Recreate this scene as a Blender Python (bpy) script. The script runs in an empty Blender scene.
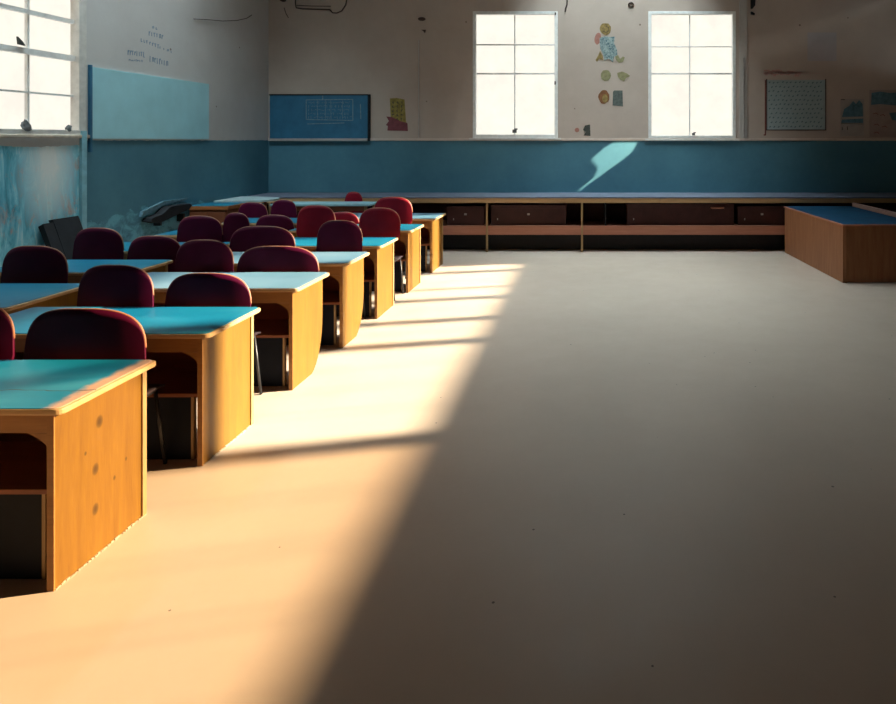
import bpy, bmesh, math, random
from mathutils import Vector, Matrix
random.seed(7)
SC = bpy.context.scene
COL = SC.collection
SILL, HEAD, SUNT, SLANT = 2.80, 4.45, .412, .215
R_OPEN = [(2.2,5.11),(5.29,6.95),(7.12,7.66),(7.82,8.51),(8.67,9.06),(9.14,9.97),(10.13,10.47)]
F, VX, VY, CAMH = 620.0, 590.0, 140.0, 1.8
XL, XR, YB, YF, ZC = -5.6, 5.75, 10.8, -2.2, 5.3

# ------------------------------------------------------------------ helpers
def X(px, Y): return (px - VX) * Y / F
def Z(py, Y): return CAMH - (py - VY) * Y / F
def LY(px): return -XL * F / (VX - px)          # depth of a point on the left wall

class MB:
    def __init__(s): s.bm = bmesh.new()
    def box(s, x0, x1, y0, y1, z0, z1):
        v = [s.bm.verts.new(p) for p in ((x0,y0,z0),(x1,y0,z0),(x1,y1,z0),(x0,y1,z0),(x0,y0,z1),(x1,y0,z1),(x1,y1,z1),(x0,y1,z1))]
        for f in ((0,3,2,1),(4,5,6,7),(0,1,5,4),(1,2,6,5),(2,3,7,6),(3,0,4,7)):
            s.bm.faces.new([v[i] for i in f])
        return s
    def prism(s, pts, axis, a, b):
        """extrude polygon pts (2d) along axis from a to b; axis 'x': pts=(y,z), 'y': (x,z), 'z': (x,y)"""
        def mk(p, t):
            return {'x': (t, p[0], p[1]), 'y': (p[0], t, p[1]), 'z': (p[0], p[1], t)}[axis]
        A = [s.bm.verts.new(mk(p, a)) for p in pts]
        B = [s.bm.verts.new(mk(p, b)) for p in pts]
        n = len(pts)
        s.bm.faces.new(A[::-1]); s.bm.faces.new(B)
        for i in range(n):
            s.bm.faces.new((A[i], A[(i+1) % n], B[(i+1) % n], B[i]))
        return s
    def tube(s, path, r, n=8, caps=True):
        P = [Vector(p) for p in path]
        rings = []
        up = None
        for i, p in enumerate(P):
            t = (P[min(i+1, len(P)-1)] - P[max(i-1, 0)]).normalized()
            if up is None:
                up = Vector((0,0,1)) if abs(t.z) < .9 else Vector((1,0,0))
            a = t.cross(up)
            if a.length < 1e-5: a = t.cross(Vector((0,1,0)))
            a.normalize(); b = t.cross(a).normalized(); up = b.cross(t) if False else -b if (-b).dot(up) > 0 else b
            rings.append([s.bm.verts.new(p + r*(math.cos(2*math.pi*k/n)*a + math.sin(2*math.pi*k/n)*b)) for k in range(n)])
        for i in range(len(rings)-1):
            for k in range(n):
                s.bm.faces.new((rings[i][k], rings[i][(k+1) % n], rings[i+1][(k+1) % n], rings[i+1][k]))
        if caps:
            s.bm.faces.new(rings[0][::-1]); s.bm.faces.new(rings[-1])
        return s
    def bar(s, p0, p1, w, nrm, t=.003):
        """thin flat stroke lying on a surface with normal nrm"""
        p0, p1, nrm = Vector(p0), Vector(p1), Vector(nrm)
        d = (p1-p0).normalized(); c = d.cross(nrm).normalized() * w/2
        q = [p0-c, p1-c, p1+c, p0+c]
        A = [s.bm.verts.new(v) for v in q]; B = [s.bm.verts.new(v + nrm*t) for v in q]
        s.bm.faces.new(A[::-1]); s.bm.faces.new(B)
        for i in range(4): s.bm.faces.new((A[i], A[(i+1) % 4], B[(i+1) % 4], B[i]))
        return s

def root_loc(o):
    while o.parent: o = o.parent
    return Vector(o.location)

def obj(name, mb, mat, parent=None, bevel=0, smooth=False, seg=2):
    bm = mb.bm
    bmesh.ops.recalc_face_normals(bm, faces=bm.faces)
    if parent is not None: bmesh.ops.translate(bm, verts=bm.verts, vec=-root_loc(parent))
    me = bpy.data.meshes.new(name); bm.to_mesh(me); bm.free()
    if smooth:
        for p in me.polygons: p.use_smooth = True
    o = bpy.data.objects.new(name, me); COL.objects.link(o)
    if mat: me.materials.append(mat)
    if parent is not None: o.parent = parent
    if bevel:
        m = o.modifiers.new('bevel', 'BEVEL'); m.width = bevel; m.segments = seg; m.limit_method = 'ANGLE'
    return o

def recentre(o):
    """put the origin of a single mesh thing at the middle of its base"""
    vs = [v.co for v in o.data.vertices]
    c = Vector((sum(v.x for v in vs)/len(vs), sum(v.y for v in vs)/len(vs), min(v.z for v in vs)))
    o.data.transform(Matrix.Translation(-c)); o.location = c
    return o

def thing(name, label, cat, loc=(0,0,0), group=None):
    o = bpy.data.objects.new(name, None); COL.objects.link(o)
    o.location = loc; o.empty_display_size = .1
    o['label'] = label; o['category'] = cat
    if group: o['group'] = group
    return o
def tag(o, label, cat, group=None):
    recentre(o)
    o['label'] = label; o['category'] = cat
    if group: o['group'] = group
    return o
def struct(o): o['kind'] = 'structure'; return o

# ------------------------------------------------------------------ materials
class NT:
    def __init__(s, name):
        s.m = bpy.data.materials.new(name); s.m.use_nodes = True
        s.t = s.m.node_tree; s.b = s.t.nodes['Principled BSDF']
    def n(s, kind, **kw):
        d = s.t.nodes.new(kind)
        for k, v in kw.items(): setattr(d, k, v)
        return d
    def l(s, a, b): s.t.links.new(a, b)
    def val(s, sock, v):
        if hasattr(v, 'is_output'): s.l(v, sock)
        else: sock.default_value = v
    def math(s, op, a, b=0.0, c=None, clamp=False):
        d = s.n('ShaderNodeMath', operation=op, use_clamp=clamp)
        s.val(d.inputs[0], a); s.val(d.inputs[1], b)
        if c is not None: s.val(d.inputs[2], c)
        return d.outputs[0]
    def pos(s, scale=(1,1,1), coord='pos'):
        if coord == 'pos': src = s.n('ShaderNodeNewGeometry').outputs['Position']
        else: src = s.n('ShaderNodeTexCoord').outputs['Object']
        mp = s.n('ShaderNodeMapping'); mp.inputs['Scale'].default_value = scale
        s.l(src, mp.inputs['Vector']); return mp.outputs[0]
    def noise(s, vec, scale, detail=4, rough=.55, dist=0):
        d = s.n('ShaderNodeTexNoise'); s.l(vec, d.inputs['Vector'])
        d.inputs['Scale'].default_value = scale; d.inputs['Detail'].default_value = detail
        d.inputs['Roughness'].default_value = rough; d.inputs['Distortion'].default_value = dist
        return d.outputs['Fac']
    def ramp(s, fac, stops):
        d = s.n('ShaderNodeValToRGB'); e = d.color_ramp.elements
        while len(e) < len(stops): e.new(.5)
        for el, (p, c) in zip(e, stops):
            el.position = p; el.color = (*c, 1) if len(c) == 3 else c
        s.val(d.inputs[0], fac); return d.outputs[0]
    def mix(s, fac, a, b, mode='MIX'):
        d = s.n('ShaderNodeMix', data_type='RGBA', blend_type=mode)
        s.val(d.inputs[0], fac)
        s.val(d.inputs[6], a if hasattr(a, 'is_output') else (*a, 1)); s.val(d.inputs[7], b if hasattr(b, 'is_output') else (*b, 1))
        return d.outputs[2]
    def sep(s, vec):
        d = s.n('ShaderNodeSeparateXYZ'); s.l(vec, d.inputs[0]); return d.outputs
    def bump(s, h, strength=.2, dist=.01):
        d = s.n('ShaderNodeBump'); d.inputs['Strength'].default_value = strength; d.inputs['Distance'].default_value = dist
        s.l(h, d.inputs['Height']); s.l(d.outputs[0], s.b.inputs['Normal'])
    def done(s, col, rough=.6, spec=.4):
        s.val(s.b.inputs['Base Color'], col if hasattr(col, 'is_output') else (*col, 1))
        s.val(s.b.inputs['Roughness'], rough); s.b.inputs['Specular IOR Level'].default_value = spec
        return s.m

def plain(name, col, rough=.6, var=.15, scale=12, spec=.4, metal=0):
    t = NT(name); v = t.noise(t.pos(coord='obj'), scale, 5)
    c = t.ramp(v, [(.3, tuple(x*(1-var) for x in col)), (.7, tuple(min(1, x*(1+var)) for x in col))])
    t.b.inputs['Metallic'].default_value = metal
    return t.done(c, rough, spec)

def wood(name, dark, light, knots=(), rough=.5, along='z'):
    t = NT(name)
    sc = {'z': (14, 14, 1.3), 'x': (1.3, 14, 14), 'y': (14, 1.3, 14)}[along]
    a = t.noise(t.pos(sc), 1.6, 6, .6, .6); b = t.noise(t.pos(tuple(k*4 for k in sc)), 3, 3)
    f = t.math('ADD', t.math('MULTIPLY', a, .8), t.math('MULTIPLY', b, .25))
    c = t.ramp(f, [(.3, dark), (.7, light)])
    for (kx, ky, kz, r) in knots:
        d = t.n('ShaderNodeVectorMath', operation='DISTANCE'); t.l(t.pos((1, 1.15, .8)), d.inputs[0]); d.inputs[1].default_value = (kx, ky*1.15, kz*.8)
        k = t.ramp(t.math('DIVIDE', d.outputs['Value'], r), [(.2, (.85,.85,.85)), (.5, (.55,.55,.55)), (.72, (0,0,0))])
        c = t.mix(k, c, tuple(x*.28 for x in dark))
    t.bump(b, .12, .004)
    return t.done(c, rough)

def M_floor():
    t = NT('floor_screed'); p = t.pos()
    a = t.noise(p, .7, 6, .6); b = t.noise(p, 22, 4, .6); g = t.noise(p, 4, 5, .65)
    c = t.ramp(a, [(.3, (.53,.41,.325)), (.7, (.62,.49,.39))])
    c = t.mix(t.math('MULTIPLY', g, .3), c, (.52,.40,.32))
    c = t.mix(t.math('MULTIPLY', b, .2), c, (.66,.54,.44))
    v = t.n('ShaderNodeTexVoronoi', feature='F1'); t.l(p, v.inputs['Vector']); v.inputs['Scale'].default_value = 5.2
    dots = t.math('LESS_THAN', v.outputs['Distance'], t.math('MULTIPLY', t.noise(p, 1.7, 2), .062))
    c = t.mix(t.math('MULTIPLY', dots, .8), c, (.06,.045,.04))
    t.bump(t.math('ADD', b, t.math('MULTIPLY', g, 2)), .06, .006)
    return t.done(c, t.ramp(g, [(.3, (.36,)*3), (.7, (.5,)*3)]), .45)

def plaster(t, p, base, lo, specks=True):
    a = t.noise(p, .9, 6, .62); b = t.noise(p, 9, 5, .6)
    c = t.ramp(a, [(.32, lo), (.62, base)])
    c = t.mix(t.math('MULTIPLY', b, .25), c, tuple(x*.82 for x in base))
    if specks:
        v = t.n('ShaderNodeTexVoronoi', feature='F1'); t.l(p, v.inputs['Vector']); v.inputs['Scale'].default_value = 2.6
        d = t.math('LESS_THAN', v.outputs['Distance'], t.math('MULTIPLY', t.noise(p, 3.1, 2), .075))
        c = t.mix(t.math('MULTIPLY', d, .75), c, (.12,.07,.05))
    return c
def teal(t, p):
    a = t.noise(p, 1.6, 6, .6); b = t.noise(p, 14, 5, .6)
    c = t.ramp(a, [(.3, (.07,.19,.255)), (.7, (.095,.25,.32))])
    return t.mix(t.math('MULTIPLY', b, .3), c, (.05,.14,.19))
DADO = 1.785
def M_wall_back():
    t = NT('painted_plaster'); p = t.pos(); s = t.sep(p)
    up = plaster(t, p, (.56,.45,.375), (.47,.37,.305))
    edge = t.math('ADD', s[2], t.math('MULTIPLY', t.noise(p, 20, 3), .012))
    c = t.mix(t.math('LESS_THAN', edge, DADO+.006), up, teal(t, p))
    t.bump(t.noise(p, 7, 6, .6), .10, .01)
    return t.done(c, .72, .3)
def M_wall_left():
    t = NT('stained_plaster'); p = t.pos(); s = t.sep(p)
    up = plaster(t, p, (.60,.57,.545), (.52,.48,.455))
    dado = teal(t, p)
    # flaking pale paint low on the wall
    fl = t.noise(t.pos((1,1.6,2.2)), 3.2, 8, .7, .4)
    low = t.math('MULTIPLY', t.ramp(t.math('ADD', s[2], t.math('MULTIPLY', t.noise(p, 2.2, 4), .35)), [(.93, (1,1,1)), (1.0, (1,1,1))]), 1.0)
    lowmask = t.math('LESS_THAN', t.math('ADD', s[2], t.math('MULTIPLY', t.noise(p, 2.6, 6, .7), .5)), 1.14)
    fm = t.math('MULTIPLY', lowmask, t.ramp(fl, [(.42, (0,0,0)), (.56, (1,1,1))]))
    dado = t.mix(fm, dado, (.16,.42,.52))
    # stained bay below the window
    st = t.noise(t.pos((1,3.2,.9)), 2.4, 8, .68, .8)
    blue = t.ramp(st, [(.28, (.05,.14,.19)), (.42, (.12,.46,.60)), (.54, (.28,.68,.78)), (.68, (.78,.88,.88))])
    pk = t.noise(t.pos((1,2.6,1.1)), 1.9, 7, .7, .5)
    blue = t.mix(t.ramp(pk, [(.56, (0,0,0)), (.68, (.8,.8,.8))]), blue, (.62,.32,.26))
    # sunlit splash painted into the wall colour under the sill
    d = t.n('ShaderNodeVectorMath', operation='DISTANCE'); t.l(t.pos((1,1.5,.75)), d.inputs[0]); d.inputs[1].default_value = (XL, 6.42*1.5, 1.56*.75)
    sun_splash = t.math('ADD', d.outputs['Value'], t.math('MULTIPLY', t.math('SUBTRACT', st, .5), .7))
    blue = t.mix(t.ramp(sun_splash, [(.10, (.95,.95,.95)), (.55, (0,0,0))]), blue, (.90,.93,.90))
    bay = t.math('LESS_THAN', s[1], 6.8)
    lower = t.mix(bay, dado, blue)
    edge = t.math('ADD', s[2], t.math('MULTIPLY', t.noise(p, 16, 3), .02))
    edge2 = t.math('ADD', edge, t.math('MULTIPLY', t.math('MULTIPLY', bay, t.noise(p, 2.4, 5)), .12))
    c = t.mix(t.math('LESS_THAN', edge2, DADO+.02), up, lower)
    t.bump(t.noise(p, 7, 6, .65), .2, .01)
    return t.done(c, .75, .3)

def M_pane():
    t = NT('frosted_pane'); p = t.pos()
    a = t.noise(p, 2.2, 7, .65)
    c = t.ramp(a, [(.33, (1.0,.94,.83)), (.62, (1.0,.975,.85))])
    e = t.n('ShaderNodeEmission'); t.l(c, e.inputs['Color'])
    t.val(e.inputs['Strength'], t.math('ADD', t.math('MULTIPLY', a, .22), .94))
    t.l(e.outputs[0], t.n('ShaderNodeOutputMaterial').inputs[0]) if False else None
    out = [n for n in t.t.nodes if n.type == 'OUTPUT_MATERIAL'][0]
    t.l(e.outputs[0], out.inputs[0]); return t.m

def M_top(name, wear=None, crack=False, cols=((.002,.115,.205),(.004,.155,.25),(.025,.21,.30))):
    t = NT(name); p = t.pos(); a = t.noise(t.pos((.7,1.6,1)), 2.2, 6, .6, .4); b = t.noise(p, 24, 4)
    c = t.ramp(a, [(.32, cols[0]), (.52, cols[1]), (.72, cols[2])])
    c = t.mix(t.math('MULTIPLY', b, .2), c, tuple(x*.75 for x in cols[0]))
    if wear:
        s = t.sep(p)
        d = t.math('ADD', t.math('SUBTRACT', wear, s[0]), t.math('MULTIPLY', t.math('SUBTRACT', t.noise(p, 5, 6, .7), .5), .16))
        c = t.mix(t.ramp(d, [(.035, (1,1,1)), (.075, (0,0,0))]), c, (.55,.34,.24))
    if crack:
        s = t.sep(p)
        w = t.math('ABSOLUTE', t.math('SUBTRACT', s[1], t.math('ADD', 2.62, t.math('MULTIPLY', t.math('SUBTRACT', t.noise(p, 3, 4), .5), .12))))
        c = t.mix(t.math('LESS_THAN', w, .003), c, (.05,.05,.06))
    return t.done(c, t.ramp(a, [(.3, (.32,)*3), (.7, (.46,)*3)]), .3)

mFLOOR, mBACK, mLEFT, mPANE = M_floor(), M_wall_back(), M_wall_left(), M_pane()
mCEIL = plain('ceiling_plaster', (.13,.10,.085), .8)
mSASH = plain('white_painted_sash', (.86,.84,.80), .5, .08)
mSASHD = plain('weathered_sash', (.66,.62,.57), .5, .12)
mSILL = plain('peeling_sill', (.60,.50,.40), .6, .2, 18)
mOAK = wood('honey_plywood', (.128,.052,.003), (.187,.088,.006))
mOAKK = wood('knotty_plywood', (.128,.052,.003), (.187,.088,.006),
             [(-2.14,2.705,.572,.035),(-2.14,2.683,.376,.032),(-2.14,2.683,.203,.032),(-2.14,2.79,.28,.014),(-2.14,2.63,.47,.012),(-2.14,2.86,.33,.012)])
mOAKX = wood('honey_board', (.235,.10,.026), (.34,.16,.042), along='x')
mRED = wood('red_stained_board', (.16,.045,.018), (.24,.075,.03), along='x')
mBROWN = wood('brown_veneer', (.24,.09,.038), (.36,.155,.07))
mBROWNX = wood('brown_shelf_board', (.34,.12,.07), (.46,.19,.12), along='x')
mEDGE = wood('pale_edge', (.26,.15,.06), (.36,.23,.11))
mEDGEX = wood('pale_front_edge', (.42,.25,.11), (.55,.36,.18), along='x')
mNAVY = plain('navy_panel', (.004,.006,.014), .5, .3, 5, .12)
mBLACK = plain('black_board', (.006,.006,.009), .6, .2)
mTOPSHEEN = M_top('sheen_pale_laminate', cols=((.10,.21,.29),(.14,.25,.33),(.20,.30,.37)))  # sheen of the farther tops put into a paler laminate colour
mTOP, mTOPW = M_top('blue_laminate'), M_top('worn_blue_laminate', -2.10, True, ((.003,.15,.28),(.006,.20,.35),(.05,.29,.42)))
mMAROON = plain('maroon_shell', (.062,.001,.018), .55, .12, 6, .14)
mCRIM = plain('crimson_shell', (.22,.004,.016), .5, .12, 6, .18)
mSEAT = plain('charcoal_seat', (.02,.012,.016), .55, .15, 6, .3)
mTRIM = plain('copper_brown_piping', (.36,.15,.09), .45, .15)
mSTEEL = plain('dark_steel', (.05,.05,.055), .4, .1, 10, .5, .7)
mGREYTOP = plain('slate_blue_counter', (.15,.165,.22), .6, .15, 5, .25)
mBOXR = plain('maroon_box_card', (.045,.012,.012), .6, .25, 6)
mBLUETOP = plain('deep_blue_laminate', (.010,.06,.125), .7, .2, 4, .15)
mPINK = wood('pinkish_rail', (.34,.19,.15), (.44,.26,.21), along='y')
mBOARD = plain('blue_chalkboard', (.03,.145,.25), .55, .15, 5)
mCHALK = plain('chalk_line', (.19,.27,.30), .9, .25, 30)
mTRAY = plain('chalk_tray_metal', (.42,.39,.37), .5, .1)
mPALE = plain('pale_turquoise_board', (.38,.68,.74), .6, .06, 3)
mINK = plain('faded_blue_ink', (.22,.30,.38), .9, .2)
mWIRE = plain('brown_wire', (.05,.03,.025), .6)
mRUST = plain('rusty_brown', (.07,.04,.03), .7, .3)
mCOND = plain('painted_conduit', (.50,.45,.41), .6, .05)
mYEL = plain('dull_yellow_paper', (.30,.23,.06), .8, .35, 16)
mCRP = plain('crimson_paper', (.22,.06,.07), .8, .25, 14)
mGOLD = plain('ochre_paper', (.27,.18,.06), .8, .5, 18)
mOLIVE = plain('olive_paper', (.27,.24,.12), .8, .25, 18)
mSALM = plain('salmon_paper', (.40,.17,.13), .8, .2, 16)
mORAN = plain('orange_brown_paper', (.22,.09,.035), .8, .35, 14)
mGREYP = plain('grey_green_paper', (.11,.125,.11), .8, .35, 22)
mDARKP = plain('dark_grey_paper', (.06,.06,.05), .8, .3)
mPAPER = plain('pinkish_white_paper', (.47,.42,.42), .85, .06, 4)
mBPAINT = plain('blue_poster_paint', (.10,.20,.25), .85, .35, 14)
mSKETCH = plain('pale_sketch_paper', (.42,.36,.32), .85, .1, 8)
mREDP = plain('faded_red_chalk', (.58,.32,.28), .9, .15, 20)
mDRED = plain('dark_red_batten', (.20,.05,.04), .6)
mDOT = plain('grey_dot_ink', (.13,.20,.21), .8)
mDOTP = plain('pale_blue_poster_paper', (.36,.44,.45), .8, .06, 6)
mCHAR = plain('charred_wood', (.008,.009,.012), .7, .4, 12)
mCHIP = plain('white_chipped_filler', (.40,.32,.24), .9, .3, 40)
mSCRAP = plain('grey_scrap', (.17,.18,.18), .8, .4, 20)
t_ = NT('sun_dimming_sheet'); tr = t_.n('ShaderNodeBsdfTransparent'); tr.inputs[0].default_value = (.80,.72,.62,1)  # tint that only weakens sunlight passing through the added sheet
t_.l(tr.outputs[0], [n for n in t_.t.nodes if n.type == 'OUTPUT_MATERIAL'][0].inputs[0]); mSUNDIM = t_.m
mSHAFT = plain('grey_light_shaft', (.14,.15,.15), .8)
mSKYSHADE = plain('sky_shade_board', (.08,.06,.05), .8)
mSKYBLOCK = plain('dark_green_blocker', (.012,.02,.01), .9)
mDARKW = plain('brown_distemper', (.12,.08,.06), .8)
mPATT = None
def M_pattern():
    t = NT('teal_patterned_paper'); p = t.pos(); a = t.noise(p, 22, 5, .6, 1.5)
    return t.done(t.ramp(a, [(.40, (.08,.14,.16)), (.5, (.25,.31,.30)), (.62, (.34,.40,.37))]), .8)
mPATT = M_pattern()

# ------------------------------------------------------------------ the setting
def wall_mesh(name, to3d, outer, holes, mat, thick, nrm):
    bm = bmesh.new()
    for loop in [outer] + holes:
        vs = [bm.verts.new(to3d(*p)) for p in loop]
        for i in range(len(vs)): bm.edges.new((vs[i], vs[(i+1) % len(vs)]))
    bmesh.ops.triangle_fill(bm, use_beauty=True, edges=bm.edges[:], normal=Vector(nrm))
    # give it thickness away from the room
    ext = bmesh.ops.extrude_face_region(bm, geom=bm.faces[:])
    vs = [e for e in ext['geom'] if isinstance(e, bmesh.types.BMVert)]
    bmesh.ops.translate(bm, verts=vs, vec=-Vector(nrm)*thick)
    mb = MB(); mb.bm.free(); mb.bm = bm
    return struct(obj(name, mb, mat))
rect = lambda a0, a1, b0, b1: [(a0,b0),(a1,b0),(a1,b1),(a0,b1)]

struct(obj('floor', MB().box(XL-.25, XR+.25, YF-.25, YB+.25, -.12, 0), mFLOOR))
FILL_HOLES = [(-.7, 1.6, 7.2, 10.7, 3.5), (-5.5, -4.2, 4.9, 8.3, 2.0)]      # added unseen ceiling openings that let in fill light
wall_mesh('ceiling', lambda a, b: (a, b, ZC), rect(XL-.25, XR+.25, YF-.25, YB+.25), [rect(*k[:4]) for k in FILL_HOLES], mCEIL, .15, (0,0,-1))
# added shafts over them, blocking sun and narrowing the fill
for n_, k in enumerate(FILL_HOLES):
    SH = k[4]
    m = MB().box(k[0]-.1, k[0], k[2]-.1, k[3]+.1, ZC+.15, ZC+SH).box(k[1], k[1]+.1, k[2]-.1, k[3]+.1, ZC+.15, ZC+SH)
    m.box(k[0], k[1], k[2]-.1, k[2], ZC+.15, ZC+SH).box(k[0], k[1], k[3], k[3]+.1, ZC+.15, ZC+SH)
    struct(obj('trim_%d' % (6 + n_), m, mSHAFT))
# added unseen sky blockers outside the right-hand windows: sloped board, fins and far block
struct(obj('trim_8', MB().prism([(XR+.03,HEAD+.03),(XR+8,HEAD+.03+8*.42),(XR+8,HEAD+.13+8*.42),(XR+.03,HEAD+.13)], 'y', YF, YB+1.5), mSKYSHADE))
m = MB()
fins = [(a[1]+b[0])/2 for a, b in zip(R_OPEN[:-1], R_OPEN[1:])] + [2.15, 10.52]
for a, b in R_OPEN:
    n = int((b-a)/.45); fins += [a + (b-a)*k/(n+1) for k in range(1, n+1)]
for q in fins:
    m.prism([(XR+.06, q-.002), (XR+1.4, q-.002+1.34*SLANT), (XR+1.4, q+.002+1.34*SLANT), (XR+.06, q+.002)], 'z', SILL, HEAD-.02)
struct(obj('trim_9', m, mSKYSHADE))  # unseen fins added along the sun direction to cut stray sky light
tag(obj('low_sky_blocker', MB().box(22, 24, -30, 42, -.1, 9.0), mSKYBLOCK), 'dark block added outside the right-hand windows to shut off low sky', 'blocker')

BW = [(X(474.5,YB), X(556,YB), Z(135.5,YB), Z(13,YB)), (X(650,YB), X(734,YB), Z(136.5,YB), Z(13,YB))]
wall_mesh('wall_back', lambda a, b: (a, YB, b), rect(XL, XR, 0, ZC), [rect(*w) for w in BW], mBACK, .22, (0,-1,0))
LYW = lambda px: LY(px)*(-XL+.07)/-XL
LW = (LY(-125), LYW(71.5)+.06, 1.875, 3.52)
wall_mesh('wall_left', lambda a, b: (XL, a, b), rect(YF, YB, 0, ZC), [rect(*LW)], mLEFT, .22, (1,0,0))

# an added vent in the unseen right wall, shaped to throw the far-wall light patch
LAMP = Vector((7.6, 7.6, 6.3))
patch_px = [(576,191),(579,191.3),(600,176),(621,161),(632,152),(637,142.5),(612,142.5),(604,147),(590,159),(596.5,168),(593,177)]
beam_hole = []
for px, py in patch_px:
    q = Vector((X(px,YB), YB, Z(py,YB))); k = (XR + .0 - LAMP.x) / (q.x - LAMP.x)
    h = LAMP + (q-LAMP)*k; beam_hole.append((h.y, h.z))
wall_mesh('wall_right', lambda a, b: (XR, a, b), rect(YF, YB, 0, ZC), [rect(a, b, SILL, HEAD) for a, b in R_OPEN] + [beam_hole], mDARKW, .006, (-1,0,0))
wall_mesh('wall_front', lambda a, b: (a, YF, b), rect(XL, XR, 0, ZC), [], mDARKW, .2, (0,1,0))

def back_window(name, w, vx, rails):
    x0, x1, z0, z1 = w; r = bpy.data.objects.new(name, None); COL.objects.link(r); r.location = ((x0+x1)/2, YB, z0); struct(r)
    m = MB(); f = .026; y0, y1 = YB-.012, YB+.07
    m.box(x0-.03, x0+f, y0, y1, z0-.05, z1+.03).box(x1-f, x1+.03, y0, y1, z0-.05, z1+.03)
    m.box(x0+f, x1-f, y0, y1, z0-.05, z0+f*.7).box(x0+f, x1-f, y0, y1, z1-f, z1+.03)
    obj('window_frame', m, mSASH, r, .006)
    b = MB(); xm = X(vx, YB)
    b.box(xm-.010, xm+.010, YB+.03, YB+.06, z0+f*.7, z1-f)
    for py, t in rails: b.box(x0+f, x1-f, YB+.025, YB+.062, Z(py,YB)-t, Z(py,YB)+t)
    obj('glazing_bars', b, mSASH, r)
    obj('pane', MB().box(x0, x1, YB+.064, YB+.072, z0, z1), mPANE, r)
    obj('window_sill', MB().box(x0-.09, x1+.09, YB-.035, YB+.03, z0-.075, z0-.045), mSASHD, r, .006)
    return r
W1 = back_window('window_1', BW[0], 514.5, [(44.5,.011),(73.5,.014)])
back_window('window_2', BW[1], 690, [(46.5,.008),(73.5,.014)])

r = bpy.data.objects.new('window_3', None); COL.objects.link(r); r.location = (XL, (LW[0]+LW[1])/2, LW[2]); struct(r)
y0, y1, z0, z1 = LW
m = MB(); m.box(XL-.10, XL+.012, y1-.055, y1+.045, z0-.03, z1+.05).box(XL-.10, XL+.012, y0-.05, y0+.09, z0-.03, z1+.05)
m.box(XL-.10, XL+.012, y0+.09, y1-.055, z1-.05, z1+.05).box(XL-.10, XL+.012, y0+.09, y1-.055, z0-.03, z0+.035)
obj('window_frame', m, mSASHD, r, .006)
m = MB()
for px in (27, -32, -80): m.box(XL-.085, XL-.055, LYW(px)-.012, LYW(px)+.012, z0+.03, z1-.05)
for zz, t, d in ((2.28,.010,0),(2.69,.030,.02),(3.09,.022,.01)): m.box(XL-.085, XL-.05+d, y0+.09, y1-.055, zz-t, zz+t)
obj('glazing_bars', m, mSASH, r)
obj('pane', MB().box(XL-.094, XL-.086, y0, y1, z0, z1), mPANE, r)
obj('window_sill', MB().box(XL-.10, XL+.028, y0-.07, y1+.075, z0-.055, z0-.018), mSILL, r, .008)

r = bpy.data.objects.new('window_4', None); COL.objects.link(r); r.location = (XR, 6.3, SILL); struct(r)
obj('pane', MB().box(XR+.032, XR+.038, R_OPEN[0][0]-.02, R_OPEN[0][1]+.02, SILL-.02, HEAD+.02), mSUNDIM, r)  # unseen tinted sheet added to dim the sun in the near opening
obj('streak_slat', MB().prism([(4.36,4.19),(4.74,3.90),(4.80,3.96),(4.40,4.29)], 'x', XR+.040, XR+.046).prism([(3.0,4.05),(3.6,4.30),(3.58,4.38),(2.97,4.12)], 'x', XR+.040, XR+.046), mDARKW, r)  # unseen slats added to throw dark streaks on near desk tops
# mullion posts of the right-hand sun windows are the wall strips between the openings
m = MB().box(XL, XR, YB-.016, YB, DADO+.005, DADO+.045)
struct(obj('trim_1', m, plain('dado_cap', (.66,.54,.46), .6, .06), None, .004))
m = MB().box(XL, XL+.03, 6.80, 6.865, .5, 1.9)
struct(obj('trim_2', m, plain('blue_painted_post', (.26,.52,.60), .5, .15)))
m = MB().box(X(739,YB), X(747,YB), YB-.02, YB, DADO+.045, ZC)
struct(obj('trim_3', m, mCOND, None, .005))

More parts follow.
